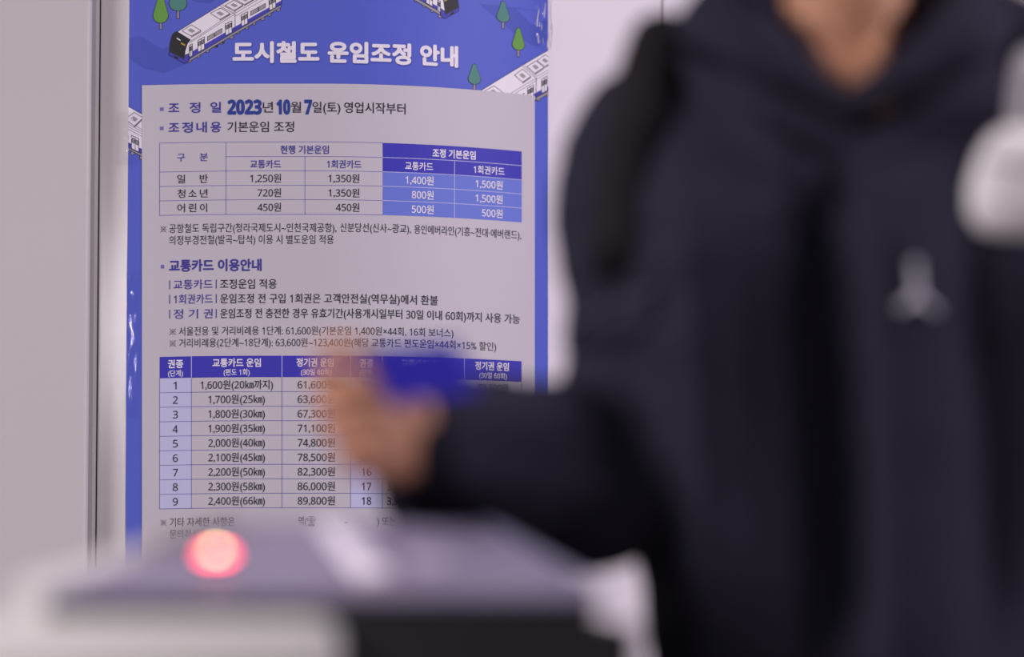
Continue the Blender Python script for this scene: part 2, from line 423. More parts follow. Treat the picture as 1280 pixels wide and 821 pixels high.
# train running off the right edge
q = Print(); z = zoomer(9.125, 580, 50)
wheels(q, z, [(843, 672), (932, 618)], 2.2)
outlined(q, z((815, 655), (1000, 555), (1000, 590), (815, 690)), I_gray, 1.8)
outlined(q, z((185, 580), (960, 110), (1000, 90), (1000, 545), (815, 650), (800, 700), (300, 700)), I_white, 2)
q.poly(z((790, 612), (870, 568), (1000, 500), (1000, 556), (815, 655), (790, 660)), I_stripe, 2.2)
q.line(*z((665, 300), (812, 432)), .6, I_out, 2.4); q.line(*z((680, 290), (822, 415)), .5, I_out, 2.4); q.line(*z((815, 432), (815, 690)), .7, I_out, 2.8)
q.line(*z((530, 605), (805, 440)), .5, I_out, 2.4); q.line(*z((580, 607), (810, 465)), .5, I_out, 2.4)
q.line(*z((822, 415), (1000, 310)), .5, I_out, 2.4); q.line(*z((822, 445), (1000, 340)), .5, I_out, 2.4)
unit(q, z, (660, 330), (755, 412), (660, 480), (570, 400)); unit(q, z, (815, 235), (905, 308), (800, 378), (712, 300)); unit(q, z, (920, 165), (1010, 230), (915, 300), (825, 232)); unit(q, z, (335, 522), (440, 600), (330, 670), (230, 582))
door(q, z, (718, 545), (785, 508), (785, 660), (718, 690)); door(q, z, (875, 445), (940, 408), (940, 575), (880, 605))
q.poly(z((655, 615), (683, 600), (683, 618)), I_cab, 2.5)
q.build('train_illustration', poster, cut=6, clip=CLIP)
# train cut by the left edge
q = Print(); z = zoomer(9.13, 145, 120)
wheels(q, z, [(190, 652), (290, 705)], 2.2)
outlined(q, z((80, 560), (330, 680), (330, 708), (165, 622), (80, 590)), I_gray, 1.8)
outlined(q, z((80, 85), (330, 228), (330, 640), (80, 520)), I_white, 2)
q.poly(z((80, 500), (330, 620), (330, 668), (80, 545)), I_stripe, 2.2)
for a, b in (((100, 275), (330, 400)), ((100, 300), (330, 425)), ((100, 330), (330, 450)), ((100, 360), (330, 480))): q.line(*z(a, b), .5, I_out, 2.3)
unit(q, z, (208, 188), (310, 250), (210, 345), (110, 265))
door(q, z, (178, 448), (262, 490), (262, 640), (178, 600)); outlined(q, z((112, 430), (140, 445), (140, 500), (112, 485)), I_gray, 2.4, .6)
q.build('train_illustration', poster, cut=8, clip=CLIP)

# date and content lines
pr = Print()
pr.rect(200, 133, 204.7, 137.4, I_bull, 5); pr.rect(200, 157, 204.7, 161.4, I_bull, 5)
for s_, a, b, yc in (('조', 211.2, 224, 134), ('정', 237.4, 250.4, 134), ('일', 263.6, 276.4, 134), ('조', 211.2, 224, 158.6), ('정', 228, 241, 158.6), ('내', 246, 258.5, 158.6), ('용', 263.6, 276.4, 158.6)):
    pr.text(s_, a, b, yc, 13, I_navy, 6, 0.3)
for s_, a, b in (('2023', 285.2, 326.8), ('10', 346.4, 362.4), ('7', 381.2, 389.6)): pr.text(s_, a, b, 133.6, 22, I_date, 6, 0.7)
for s_, a, b in (('년', 328.8, 341.4), ('월', 363.8, 376.6), ('일(토)', 391, 425.4), ('영업시작부터', 430.4, 506.4)): pr.text(s_, a, b, 134.2, 13.6, I_black, 6, 0.12)
pr.text('기본운임 조정', 284.6, 367.6, 158.6, 13.2, I_black, 6, 0.12)
pr.build('date_text', poster)

# first table: old and new base fares
def table_mesh(name, xsl, ys, fills, lines, texts):
    t = Print()
    for a in fills: t.rect(*a)
    t_o = t.build(name, poster, cut=7)
    t = Print()
    for a in lines: t.line(*a)
    t.build('table_rules', t_o, cut=7)
    t = Print()
    for a in texts: t.text(*a)
    t.build('table_text', t_o)
    return t_o
Y1 = [177.6, 195.8, 213.8, 231.8, 249.8, 267.9]
fills = [(199.7, Y1[0], 478, Y1[5], I_paper, 4.4), (478, Y1[0], 651, Y1[2], I_head, 5), (478, Y1[2], 651, Y1[5], I_cell, 5)]
lines = [((199.7, Y1[k]), (478, Y1[k]), .75, I_rule, 5) for k in (0, 2, 3, 4, 5)] + [((282.6, Y1[1]), (478, Y1[1]), .75, I_rule, 5)]
lines += [((xv, Y1[0]), (xv, Y1[5]), .75, I_rule, 5) for xv in (199.7, 282.6)] + [((381.3, Y1[1]), (381.3, Y1[5]), .75, I_rule, 5)]
lines += [((478, Y1[k]), (651, Y1[k]), .7, I_tint, 5.6) for k in (1, 2, 3, 4)] + [((567.4, Y1[1]), (567.4, Y1[5]), .7, I_tint, 5.6)]
tx = []
def T(s_, a, b, yc, h, m, bold=0.1): tx.append((s_, a, b, yc, h, m, 6.2, bold))
T('구', 221.6, 231.4, 196, 10.2, I_navy); T('분', 250, 260, 196, 10.2, I_navy)
T('현행 기본운임', 351, 411, 187.2, 10.4, I_navy, .18)
for a, b in ((313, 351.2), (506, 540.6)): T('교통카드', a, b, 205.2, 10.2, I_navy if a < 478 else I_white, .15)
for a, b in ((409, 451.4), (591.2, 629.4)): T('1회권카드', a, b, 205.2, 10.2, I_navy if a < 478 else I_white, .15)
T('조정 기본운임', 540.2, 593.4, 187.6, 10.6, I_white, .28)
T('일', 221.8, 231.6, 222.9, 10.8, I_black); T('반', 250, 260, 222.9, 10.8, I_black)
for i, c in enumerate('청소년'): T(c, (222, 235.8, 250.2)[i], (231.8, 246, 259.6)[i], 241.2, 10.6, I_black)
for i, c in enumerate('어린이'): T(c, (222, 236.6, 250.4)[i], (231.4, 245.6, 259)[i], 259.2, 10.6, I_black)
for k, (a, b, c, d) in enumerate((('1,250원', '1,350원', '1,400원', '1,500원'), ('720원', '1,350원', '800원', '1,500원'), ('450원', '450원', '500원', '500원'))):
    yc = 222.9 + 18.1 * k
    T(a, 313 if len(a) > 5 else 322.2, 351.4, yc, 11.2, I_black, .08); T(b, 410.8 if len(b) > 5 else 420, 449, yc, 11.2, I_black, .08)
    T(c, 506.6 if len(c) > 5 else 514.3, 541.2, yc, 11.2, I_white, .15); T(d, 593.6 if len(d) > 5 else 601.5, 627, yc, 11.2, I_white, .15)
t1 = table_mesh('base_fare_table', None, None, fills, lines, tx)
tag(t1, 'upper table with dark blue and mid blue cells on its right half')

# notes and sections
pr = Print()
pr.mark(201, 208.2, 285.2, I_black)
pr.text('공항철도 독립구간(청라국제도시~인천국제공항),', 211.8, 420.6, 284.6, 11.4, I_black, 6)
pr.text('신분당선(신사~광교),', 425.2, 513.2, 284.2, 11.4, I_black, 6); pr.text('용인에버라인(기흥~전대·에버랜드),', 517.4, 650.4, 284.4, 11.4, I_black, 6)
pr.text('의정부경전철(발곡~탑석) 이용 시 별도운임 적용', 211.8, 417.2, 299.3, 11.4, I_black, 6)
pr_note = pr
pr = Print()
pr.rect(201, 329.6, 205.5, 334.2, I_bull, 5)
pr.text('교통카드 이용안내', 212, 326.7, 331.2, 14.6, I_navy, 6, 0.5)
for k, yc in enumerate((354.8, 373, 391.5)):
    for xb in (212.3, 270.5): pr.rect(xb - .5, yc - 5.6, xb + .5, yc + 5.6, I_navy, 6)
pr.text('교통카드', 217.2, 266, 354.8, 11.8, I_navy, 6, .1); pr.text('1회권카드', 217.6, 266, 373, 11.8, I_navy, 6, .1)
for c, a, b in (('정', 217.2, 229), ('기', 236, 247.6), ('권', 255, 266)): pr.text(c, a, b, 391.5, 11.8, I_navy, 6, .1)
pr.text('조정운임 적용', 275.4, 346, 354.8, 12, I_black, 6, .1)
pr.text('운임조정 전 구입 1회권은 고객안전실(역무실)에서 환불', 275.6, 546.6, 373, 12, I_black, 6, .1)
pr.text('운임조정 전 충전한 경우 유효기간(사용개시일부터 30일 이내 60회)까지 사용 가능', 275.6, 648.6, 391.5, 12, I_black, 6, .1)
pr.mark(212.4, 219.8, 413.6, I_black); pr.mark(212.4, 219.8, 428.2, I_black)
pr.text('서울전용 및 거리비례용 1단계: 61,600원(기본운임 1,400원×44회, 16회 보너스)', 224, 566, 413.2, 11, I_black, 6)
pr.text('거리비례용(2단계~18단계): 63,600원~123,400원(해당 교통카드 편도운임×44회×15% 할인)', 224, 619.2, 427.9, 11, I_black, 6)
pr.build('instruction_text', poster)

# second table: season passes
XV = [199.7, 239.4, 352.6, 438.2, 477.6, 579.6, 650.8]
Y2 = [444.6, 471.4] + [471.4 + 18.13 * k for k in range(1, 10)]
fills = [(XV[0], Y2[0], XV[6], Y2[1], I_head, 5)] + [(XV[a], Y2[1], XV[a + 1], Y2[10], I_tint, 4.6) for a in (0, 3)]
lines = [((XV[0], y), (XV[6], y), .75, I_rule, 5) for y in Y2[2:]] + [((xv, Y2[1]), (xv, Y2[10]), .75, I_rule, 5) for xv in XV]
lines += [((xv, Y2[0]), (xv, Y2[1]), .8, I_tint, 5.6) for xv in XV[1:6]]
tx = []
for sft in (0, 1):
    X = XV[3 * sft: 3 * sft + 4]; c = [(X[i] + X[i + 1]) / 2 for i in range(3)]; k = [1.0, 0.9][sft]
    T('권종', c[0] - 9.4 * k, c[0] + 9.4 * k, 453.8, 10.4, I_white, .28); T('(단계)', c[0] - 9.2 * k, c[0] + 9.2 * k, 465.4, 8.0, I_white, .1)
    T('교통카드 운임', c[1] - 30 * k, c[1] + 30 * k, 453.2, 10.4, I_white, .28); T('(편도 1회)', c[1] - 16.2 * k, c[1] + 16.2 * k, 465, 8.0, I_white, .1)
    T('정기권 운임', c[2] - 24.5 * k, c[2] + 21.5 * k, 453, 10.4, I_white, .28); T('(30일 60회)', c[2] - 19 * k, c[2] + 19 * k, 465, 8.0, I_white, .1)
A = [('1,600원(20㎞까지)', '61,600원'), ('1,700원(25㎞)', '63,600원'), ('1,800원(30㎞)', '67,300원'), ('1,900원(35㎞)', '71,100원'), ('2,000원(40㎞)', '74,800원'), ('2,100원(45㎞)', '78,500원'), ('2,200원(50㎞)', '82,300원'), ('2,300원(58㎞)', '86,000원'), ('2,400원(66㎞)', '89,800원')]
B = ['93,500원', '97,200원', '101,000원', '104,700원', '108,500원', '112,200원', '115,900원', '119,700원', '123,400원']
for k in range(9):
    yc = 480.6 + 18.13 * k
    T(str(k + 1), 216.4 if k else 217.0, 222.4 if k else 220.8, yc, 11.8, I_black, .08)
    T(A[k][0], 260.8 if k else 251, 331.2 if k else 341.4, yc, 11.6, I_black, .06); T(A[k][1], 372.4, 418.6, yc, 11.6, I_black, .06)
    T(str(k + 10), 452.2, 463.8, yc, 11.8, I_black, .08)
    T('%d,%d00원' % ((25 + k) // 10, (25 + k) % 10), 483.4, 518, yc, 11.6, I_black, .06); T(B[k], 597, 634, yc, 11.6, I_black, .06)
t2 = table_mesh('season_pass_table', None, None, fills, lines, tx)
tag(t2, 'lower table with one dark blue header row and pale blue number columns')
pr = pr_note
pr.mark(201, 208, 651.8, I_black); pr.text('기타 자세한 사항은', 212.4, 293.6, 651.6, 11.4, I_black, 6)
pr.text('역(☎', 373.2, 394.6, 651, 11.2, I_black, 6); pr.text('-', 431, 435, 651, 11.2, I_black, 6); pr.text(')', 471, 473.6, 651, 11.4, I_black, 6); pr.text('또는', 477.2, 494.6, 651, 11.2, I_black, 6)
pr.text('문의하시거나', 212.4, 268, 666.4, 11.2, I_black, 6)
pr.build('note_text', poster)

# clear tape with creases on the edges of the notice
M_tape = bpy.data.materials.new('clear_tape'); M_tape.use_nodes = True
nt = M_tape.node_tree; nt.nodes.clear()
out = nt.nodes.new('ShaderNodeOutputMaterial'); mx = nt.nodes.new('ShaderNodeMixShader'); tr = nt.nodes.new('ShaderNodeBsdfTransparent'); gl = nt.nodes.new('ShaderNodeBsdfGlossy')
tr.inputs[0].default_value = (0.95, 0.95, 0.97, 1); gl.inputs['Roughness'].default_value = 0.05; gl.inputs['Color'].default_value = (1, 1, 1, 1)
fr = nt.nodes.new('ShaderNodeFresnel'); fr.inputs['IOR'].default_value = 1.22
nt.links.new(fr.outputs[0], mx.inputs[0]); nt.links.new(tr.outputs[0], mx.inputs[1]); nt.links.new(gl.outputs[0], mx.inputs[2]); nt.links.new(mx.outputs[0], out.inputs[0])
def tape(x0, y0, x1, y1, seed, amp, label):
    bm = bmesh.new(); nx = max(8, int((x1 - x0) / 0.9)); ny = max(8, int((y1 - y0) / 1.6)); g = []
    for j in range(ny + 1):
        row = []
        for i in range(nx + 1):
            u = i / nx; v = j / ny
            edge = min(1, 8 * min(u, 1 - u, v, 1 - v))
            px = x0 + (x1 - x0) * u + 1.4 * math.sin(v * 9 + seed) * (u - 0.5); py = y0 + (y1 - y0) * v
            p = on_pillar(px, py, 16)
            nz = noise.noise(Vector((px * 0.22 + seed + py * 0.03, py * 0.024, seed))) + 0.5 * noise.noise(Vector((px * 0.5, py * 0.07 + seed, 3)))
            p.y -= edge * amp * (0.25 + max(0, nz))
            row.append(bm.verts.new(p))
        g.append(row)
    for j in range(ny):
        for i in range(nx): bm.faces.new((g[j][i], g[j][i + 1], g[j + 1][i + 1], g[j + 1][i]))
    bmesh.ops.recalc_face_normals(bm, faces=bm.faces)
    base = on_pillar((x0 + x1) / 2, y1, 16)
    o = obj('clear_tape', bm, M_tape, None, base)
    tag(o, label, 'tape', 'strips of clear tape on the notice edges'); return o
tape(157.8, 338, 174, 520, 2.1, 0.0042, 'creased clear tape on the left edge of the notice beside its middle lines')
tape(146, 138, 175, 205, 6.9, 0.0030, 'crinkled clear tape over the train picture on the left edge of the notice')
tape(664, -20, 687, 45, 8.7, 0.0042, 'clear tape with bright creases on the upper right corner of the notice')

# ------------------------------------------------------------------ fare gate
M_gwhite = mat('gate_white_plastic', (0.74, 0.73, 0.69), 0.35, 0.5, var=0.02)
M_gdark = mat('gate_dark_panel', (0.016, 0.015, 0.018), 0.45, 0.25)
M_deck = mat('gate_deck_smoked', (0.225, 0.20, 0.285), 0.36, 0.35)
M_edge_lit = mat('gate_edge_lit_violet', (0.24, 0.225, 0.33), 0.3, 0.4)
M_reflection = mat('deck_reflection_white', (0.93, 0.88, 0.96), 0.3, 0.6)
GB = Vector((-0.12, 3.3, 0))
gate = empty('fare_gate', GB); tag(gate, 'dark topped white fare gate cabinet with red light below the notice', 'fare gate')
def P0(px, py, d, z=None):
    p = P(px, py, d)
    if z is not None: p.z = z
    return p
bm = bmesh.new()
xL, xR = P(46, 800, 3.0).x, 0.096
add_box(bm, (xL, 3.0, 0.0), (xR, 4.35, 0.922), 0.006, 2)
cab = obj('cabinet', bm, M_gdark, gate, GB, smooth=False)
NL, NR, FR_, FL_ = P(52, 741, 3.0), P(750, 741, 3.0), P(612, 657, 3.23), P(300, 653, 3.23)
bm = bmesh.new()
lo = [q - Vector((0, 0, 0.006)) for q in (NL, NR, FR_, FL_)]
add_hex(bm, lo + [NL, NR, FR_, FL_], 0.0022, 3)
obj('reader_deck', bm, M_deck, gate, GB, smooth=False)
dn = (NR - NL).cross(FL_ - NL).normalized()
if dn.z < 0: dn = -dn
def deck(px, py, h=0.0):
    r = ray(px, py); t = dn.dot(NL - CAM) / dn.dot(r); return CAM + r * t + dn * h
bm = bmesh.new()                                    # bevel along the right slope, its lit look painted as paler violet
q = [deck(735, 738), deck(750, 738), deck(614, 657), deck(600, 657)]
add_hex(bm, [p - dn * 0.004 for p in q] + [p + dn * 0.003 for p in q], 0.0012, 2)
obj('edge_bead', bm, M_edge_lit, gate, GB)
bm = bmesh.new()                                    # white rim on the left slope
a0, a1 = P(18, 722, 2.99), P(48, 742, 2.99); b0, b1 = P(284, 644, 3.24), P(296, 653, 3.24)
add_hex(bm, [Vector((v.x, v.y, 0.0 if i < 2 else 0.9)) for i, v in enumerate((a0, a1, b1, b0))] + [a0, a1, b1, b0], 0.004, 3)
obj('side_rim', bm, M_gwhite, gate, GB)
bm = bmesh.new()                                    # white end cap nearest the camera
c0, c1 = P(-60, 762, 2.85), P(414, 762, 2.85)
add_box(bm, (c0.x, 2.85, 0.0), (c1.x, 3.0, P(0, 773, 2.85).z), 0.014, 4)
obj('end_cap', bm, M_gwhite, gate, GB)
bm = bmesh.new()  # white bar stands in for a lamp's streak reflected in the deck
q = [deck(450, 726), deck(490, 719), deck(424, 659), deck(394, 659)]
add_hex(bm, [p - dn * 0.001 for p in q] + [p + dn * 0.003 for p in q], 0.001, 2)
obj('deck_reflection', bm, M_reflection, gate, GB)
tag(bpy.data.objects['deck_reflection'], 'pale strip standing for a slanting reflection on the dark deck')
bm = bmesh.new()                                    # paler plate modelled in place of a soft reflection on the deck
q = [deck(520, 712), deck(570, 712), deck(548, 690), deck(505, 690)]
add_hex(bm, [p - dn * 0.001 for p in q] + [p + dn * 0.0015 for p in q], 0.0008, 2)
obj('deck_glow_patch', bm, mat('deck_glow_grey', (0.42, 0.39, 0.46), 0.3, 0.5), gate, GB)
bm = bmesh.new()
add_hex(bm, [Vector((q.x, q.y, 0.915)) for q in (NL, NR, FR_, FL_)] + [q - Vector((0, 0, 0.0062)) for q in (NL, NR, FR_, FL_)], 0.003, 2)
obj('deck_housing', bm, M_gdark, gate, GB, smooth=False)
# red light
M_led = mat('red_lens', (0.6, 0.02, 0.04), 0.3, 0.5, emit=(1.0, 0.05, 0.11), estr=16.0)
M_core = mat('lit_core', (0.9, 0.7, 0.5), 0.3, 0.5, emit=(1.0, 0.86, 0.34), estr=26.0)
lc = deck(270, 697)
zq = dn.to_track_quat('Z', 'Y').to_matrix().to_4x4()
def dome(c, r, h, m, name, par):
    bm = bmesh.new(); ball(bm, (0, 0, 0), (r, r, h), 24); bmesh.ops.transform(bm, matrix=Matrix.Translation(c) @ zq, verts=bm.verts)
    return obj(name, bm, m, par, GB)
bm = bmesh.new(); bmesh.ops.create_cone(bm, cap_ends=True, segments=32, radius1=0.0165, radius2=0.0155, depth=0.003); bmesh.ops.transform(bm, matrix=Matrix.Translation(lc + dn * 0.001) @ zq, verts=bm.verts)
ring = obj('indicator_light', bm, M_gdark, gate, GB, smooth=False)
dome(lc + dn * 0.002, 0.0135, 0.004, M_led, 'lens', ring)
dome(lc + dn * 0.0045, 0.0045, 0.003, M_core, 'lit_core', ring)

# ------------------------------------------------------------------ the person
PX, PY = 0.305, 3.56
PB = Vector((PX, PY, 0))
M_skin = mat('skin', (0.58, 0.29, 0.17), 0.5, 0.4, bump=0.02, bscale=400, var=0.08, vscale=30)
M_navy = mat('navy_sweatshirt_fleece', (0.026, 0.024, 0.039), 0.9, 0.08, bump=0.10, bscale=500, var=0.15, vscale=60)
M_rib = mat('navy_rib_knit', (0.017, 0.016, 0.025), 0.9, 0.08, bump=0.2, bscale=350)
M_trou = mat('black_trousers', (0.022, 0.022, 0.026), 0.85, 0.2, var=0.1)
M_shoe = mat('grey_shoe', (0.25, 0.25, 0.26), 0.6, 0.3); M_sole = mat('white_sole', (0.6, 0.6, 0.58), 0.6, 0.3)
M_hair = mat('black_hair', (0.012, 0.010, 0.010), 0.45, 0.4, bump=0.3, bscale=200)
M_eyew = mat('eye_white', (0.8, 0.78, 0.75), 0.2, 0.5); M_iris = mat('dark_iris', (0.03, 0.018, 0.012), 0.15, 0.5)

SHR, ELR, WR = Vector((PX - 0.185, PY + 0.0, 1.385)), Vector((0.088, 3.52, 1.06)), P(556, 560, 3.285)
SHL, ELL, WL = Vector((PX + 0.185, PY + 0.0, 1.385)), Vector((PX + 0.265, PY + 0.03, 1.085)), Vector((PX + 0.275, PY - 0.06, 0.845))
bm = bmesh.new()
hx, hy = PX + 0.0, PY - 0.045                      # head
rings(bm, [(hx, hy - .035, 1.512, .018, .030), (hx, hy - .030, 1.520, .034, .050), (hx, hy - .020, 1.540, .050, .070), (hx, hy - .010, 1.570, .061, .084), (hx, hy - .003, 1.605, .069, .092), (hx, hy, 1.640, .074, .096), (hx, hy + .004, 1.675, .075, .098), (hx, hy + .008, 1.705, .068, .088), (hx, hy + .010, 1.728, .050, .064), (hx, hy + .011, 1.741, .022, .030)], 36, 2.15)
tube(bm, [(hx, hy - .088, 1.640), (hx, hy - .100, 1.618), (hx, hy - .108, 1.598)], [.007, .009, .013], 3, 12)      # nose
for s in (-1, 1):
    ball(bm, (hx + s * .013, hy - .097, 1.596), (.008, .010, .007), 12)
    ball(bm, (hx + s * .077, hy + .012, 1.622), (.009, .019, .031), 14)                                              # ears
    ball(bm, (hx + s * .034, hy - .060, 1.602), (.026, .019, .026), 14)                                              # cheeks
    ball(bm, (hx + s * .030, hy - .083, 1.655), (.024, .010, .007), 14)                                              # brow ridge
ball(bm, (hx, hy - .089, 1.566), (.024, .009, .0055), 14); ball(bm, (hx, hy - .087, 1.556), (.020, .009, .006), 14)  # lips
ball(bm, (hx, hy - .080, 1.528), (.020, .014, .012), 14)                                                             # chin
tube(bm, [(PX, PY + .01, 1.37), (PX, PY - .005, 1.44), (PX, PY - .02, 1.50), (hx, hy + .01, 1.58)], [(.075, .070), (.060, .060), (.056, .058), (.056, .060)], 4, 28, up=(0, 1, 0))
for s in (-1, 1): tube(bm, [(PX + s * .012, PY - .082, 1.395), (PX + s * .030, PY - .062, 1.45), (PX + s * .052, PY - .02, 1.54)], [.008, .009, .008], 4, 10)
rings(bm, [(PX, PY, .86, .150, .095), (PX, PY, .95, .150, .092), (PX, PY, 1.05, .140, .088), (PX, PY - .005, 1.20, .165, .095), (PX, PY - .003, 1.32, .170, .092), (PX, PY, 1.38, .150, .080), (PX, PY + .003, 1.42, .095, .068), (PX, PY + .003, 1.445, .06, .055)], 36, 2.3)
ball(bm, (PX, PY - .056, 1.388), (.072, .056, .052), 24)                                                             # collar bones below the throat
tube(bm, [SHR, (SHR + ELR) / 2, ELR, (ELR + WR) / 2, WR], [.040, .035, .033, .032, .026], 5, 20)
tube(bm, [SHL, (SHL + ELL) / 2, ELL, (ELL + WL) / 2, WL], [.046, .043, .037, .034, .026], 5, 20)
for s in (-1, 1):
    tube(bm, [(PX + s * .085, PY, .90), (PX + s * .090, PY - .01, .70), (PX + s * .092, PY - .01, .48), (PX + s * .094, PY + .01, .30), (PX + s * .095, PY + .02, .09)], [.083, .073, .050, .048, .032], 5, 22)
    tube(bm, [(PX + s * .095, PY + .04, .045), (PX + s * .100, PY - .05, .045), (PX + s * .106, PY - .14, .03)], [.034, .038, .025], 4, 16)
# right hand: thumb and forefinger pinch the card, the other fingers curl
def H(px, py, d): return P(px, py, d)
tube(bm, [WR, H(532, 554, 3.262), H(492, 540, 3.238), H(446, 528, 3.212), H(436, 525, 3.206)], [(.028, .021), (.033, .020), (.043, .0175), (.044, .0145), (.038, .012)], 4, 22, up=P(446, 450, 3.20) - P(446, 560, 3.20) if False else (0.55, -0.8, 0.0))
fingers = [([H(446, 488, 3.212), H(408, 455, 3.178), H(418, 434, 3.158), H(450, 433, 3.152)], [.0095, .0088, .0080, .0066]),
           ([H(434, 508, 3.208), H(404, 486, 3.166), H(428, 478, 3.143), H(460, 484, 3.146)], [.0100, .0092, .0083, .0068]),
           ([H(434, 538, 3.206), H(410, 524, 3.163), H(438, 514, 3.140), H(472, 519, 3.146)], [.0095, .0088, .0079, .0065]),
           ([H(444, 566, 3.206), H(428, 561, 3.168), H(450, 551, 3.148), H(480, 552, 3.152)], [.0085, .0077, .0070, .0057])]
for pts, rr in fingers: tube(bm, [H(480, 0.6 * 528 + 0.4 * (pts[0].z * 0 + 528), 3.232) * 0.35 + pts[0] * 0.65] + pts, [rr[0]] + rr, 4, 14)
tube(bm, [H(520, 528, 3.248), H(506, 494, 3.236), H(478, 462, 3.205), H(452, 447, 3.176)], [.0170, .0140, .0110, .0085], 4, 16)
# left hand hanging
d_ = (WL - ELL).normalized()
tube(bm, [WL, WL + d_ * .05, WL + d_ * .095], [(.018, .027), (.017, .038), (.013, .037)], 4, 20, up=(0, 1, 0))
for k, (ln, off) in enumerate(((.070, -.028), (.078, -.010), (.073, .009), (.058, .026))):
    s0 = WL + d_ * .085 + Vector((0, off, 0)); tube(bm, [s0, s0 + d_ * ln * .5 + Vector((-.004, 0, 0)), s0 + d_ * ln * .78 + Vector((-.014, 0, 0)), s0 + d_ * ln + Vector((-.028, 0, .004))], [.0092, .0086, .0078, .0066], 3, 12)
tube(bm, [WL + d_ * .02 + Vector((0, -.018, 0)), WL + d_ * .05 + Vector((-.012, -.043, 0)), WL + d_ * .085 + Vector((-.022, -.050, 0)), WL + d_ * .105 + Vector((-.028, -.046, 0))], [.014, .0115, .0098, .0078], 3, 12)
bm = fuse(bm, 0.0036, 3)
person = obj('person', bm, M_skin, None, PB)
tag(person, 'person in a dark navy hooded sweatshirt reaching out a blue card over the gate', 'person')

# hooded sweatshirt
def sg(x, a, b): t = max(0, min(1, (x - a) / (b - a))); return t * t * (3 - 2 * t)
bm = bmesh.new()
rings(bm, [(PX, PY, .690, .172, .125), (PX, PY, .705, .188, .135), (PX, PY, .76, .192, .142), (PX, PY, .84, .180, .142), (PX, PY, .95, .182, .142), (PX, PY, 1.06, .196, .143), (PX, PY - .002, 1.16, .206, .146), (PX, PY - .004, 1.25, .216, .146), (PX, PY, 1.31, .214, .138), (PX, PY + .004, 1.36, .208, .124), (PX, PY + .010, 1.40, .198, .106), (PX, PY + .016, 1.43, .182, .090), (PX, PY + .022, 1.454, .150, .076), (PX, PY + .026, 1.470, .098, .062), (PX, PY + .03, 1.482, .050, .040)], 56, 2.45)
cR = P(533, 562, 3.295)
fR = (ELR * 0.4 + cR * 0.6)
tube(bm, [(PX - .130, PY + .01, 1.385), (PX - .180, PY + .0, 1.355), (PX - .197, PY - .005, 1.25), (PX - .192, PY - .01, 1.15), P(742, 592, 3.50), P(664, 582, 3.43), P(585, 584, 3.37), cR], [.074, .080, .066, .066, .084, .077, .079, .052], 6, 32)
cL = WL + (ELL - WL) * 0.06
tube(bm, [(PX + .06, PY + .03, 1.468), (PX + .14, PY + .03, 1.466), (PX + .19, PY + .02, 1.412)], [.050, .052, .054], 4, 20)
tube(bm, [(PX + .135, PY + .01, 1.375), (PX + .190, PY + .0, 1.335), (PX + .222, PY + .0, 1.24), ELL, (ELL + cL) / 2, cL + (ELL - cL) * .2, cL], [.074, .076, .068, .065, .060, .055, .040], 6, 32)
bm = fuse(bm, 0.006, 8)
# folds of the cloth
def ridge(x, c, wd): return math.exp(-((x - c) / wd) ** 2)
bm.normal_update()
FOLD = [(785, 0), (800, .003), (866, .052), (905, .036), (985, .010), (1050, -.036), (1074, -.032), (1118, .016), (1165, .000), (1240, -.032), (1330, 0)]
new = []
for v in bm.verts:
    c = v.co; n_ = v.normal; d = 0.0; push = 0.0
    tors = sg(c.x, PX - .215, PX - .175) * sg(-c.x, -(PX + .215), -(PX + .175)) if c.z > .7 else 0
    if n_.y < 0.1 and c.y < PY - .01 and c.x > PX - .23:
        fz = sg(-c.z, -1.37, -1.28)
        X = lambda px: (px - 640) / 1440.0
        zz = (1.40 - c.z)
        q = 640 + c.x * 1440 + 8 * math.sin(c.z * 11)
        fwd = 0.0
        for (qa, fa), (qb, fb) in zip(FOLD, FOLD[1:]):
            if qa <= q < qb: fwd = fa + (fb - fa) * sg(q, qa, qb) * .5 + (fb - fa) * (q - qa) / (qb - qa) * .5
        push = fwd * fz * sg(c.z, .80, .98) * sg(-n_.y, -0.1, .35)
        d += .012 * ridge(c.x, X(880) - 1.0 * (c.z - 1.42), .014) * sg(c.z, 1.25, 1.33)
        d += .010 * ridge(c.x, X(985) - .9 * (c.z - 1.33), .013) * sg(c.z, 1.22, 1.3) * sg(-c.z, -1.38, -1.33)
    if c.x < PX - .15 or c.x > PX + .2 or c.y < PY - .17:
        k = noise.noise(Vector((c.x * 7, c.y * 7, c.z * 22))) * .008 + noise.noise(Vector((c.x * 22, c.y * 22, c.z * 34))) * .003
        d += k
    d += noise.noise(c * 16) * .0025
    new.append(c + n_ * d + Vector((0, -push, 0)))
for v, c in zip(bm.verts, new): v.co = c
for _ in range(2): bmesh.ops.smooth_vert(bm, verts=bm.verts, factor=0.4, use_axis_x=True, use_axis_y=True, use_axis_z=True)
hoodie = obj('sweatshirt', bm, M_navy, person, PB)
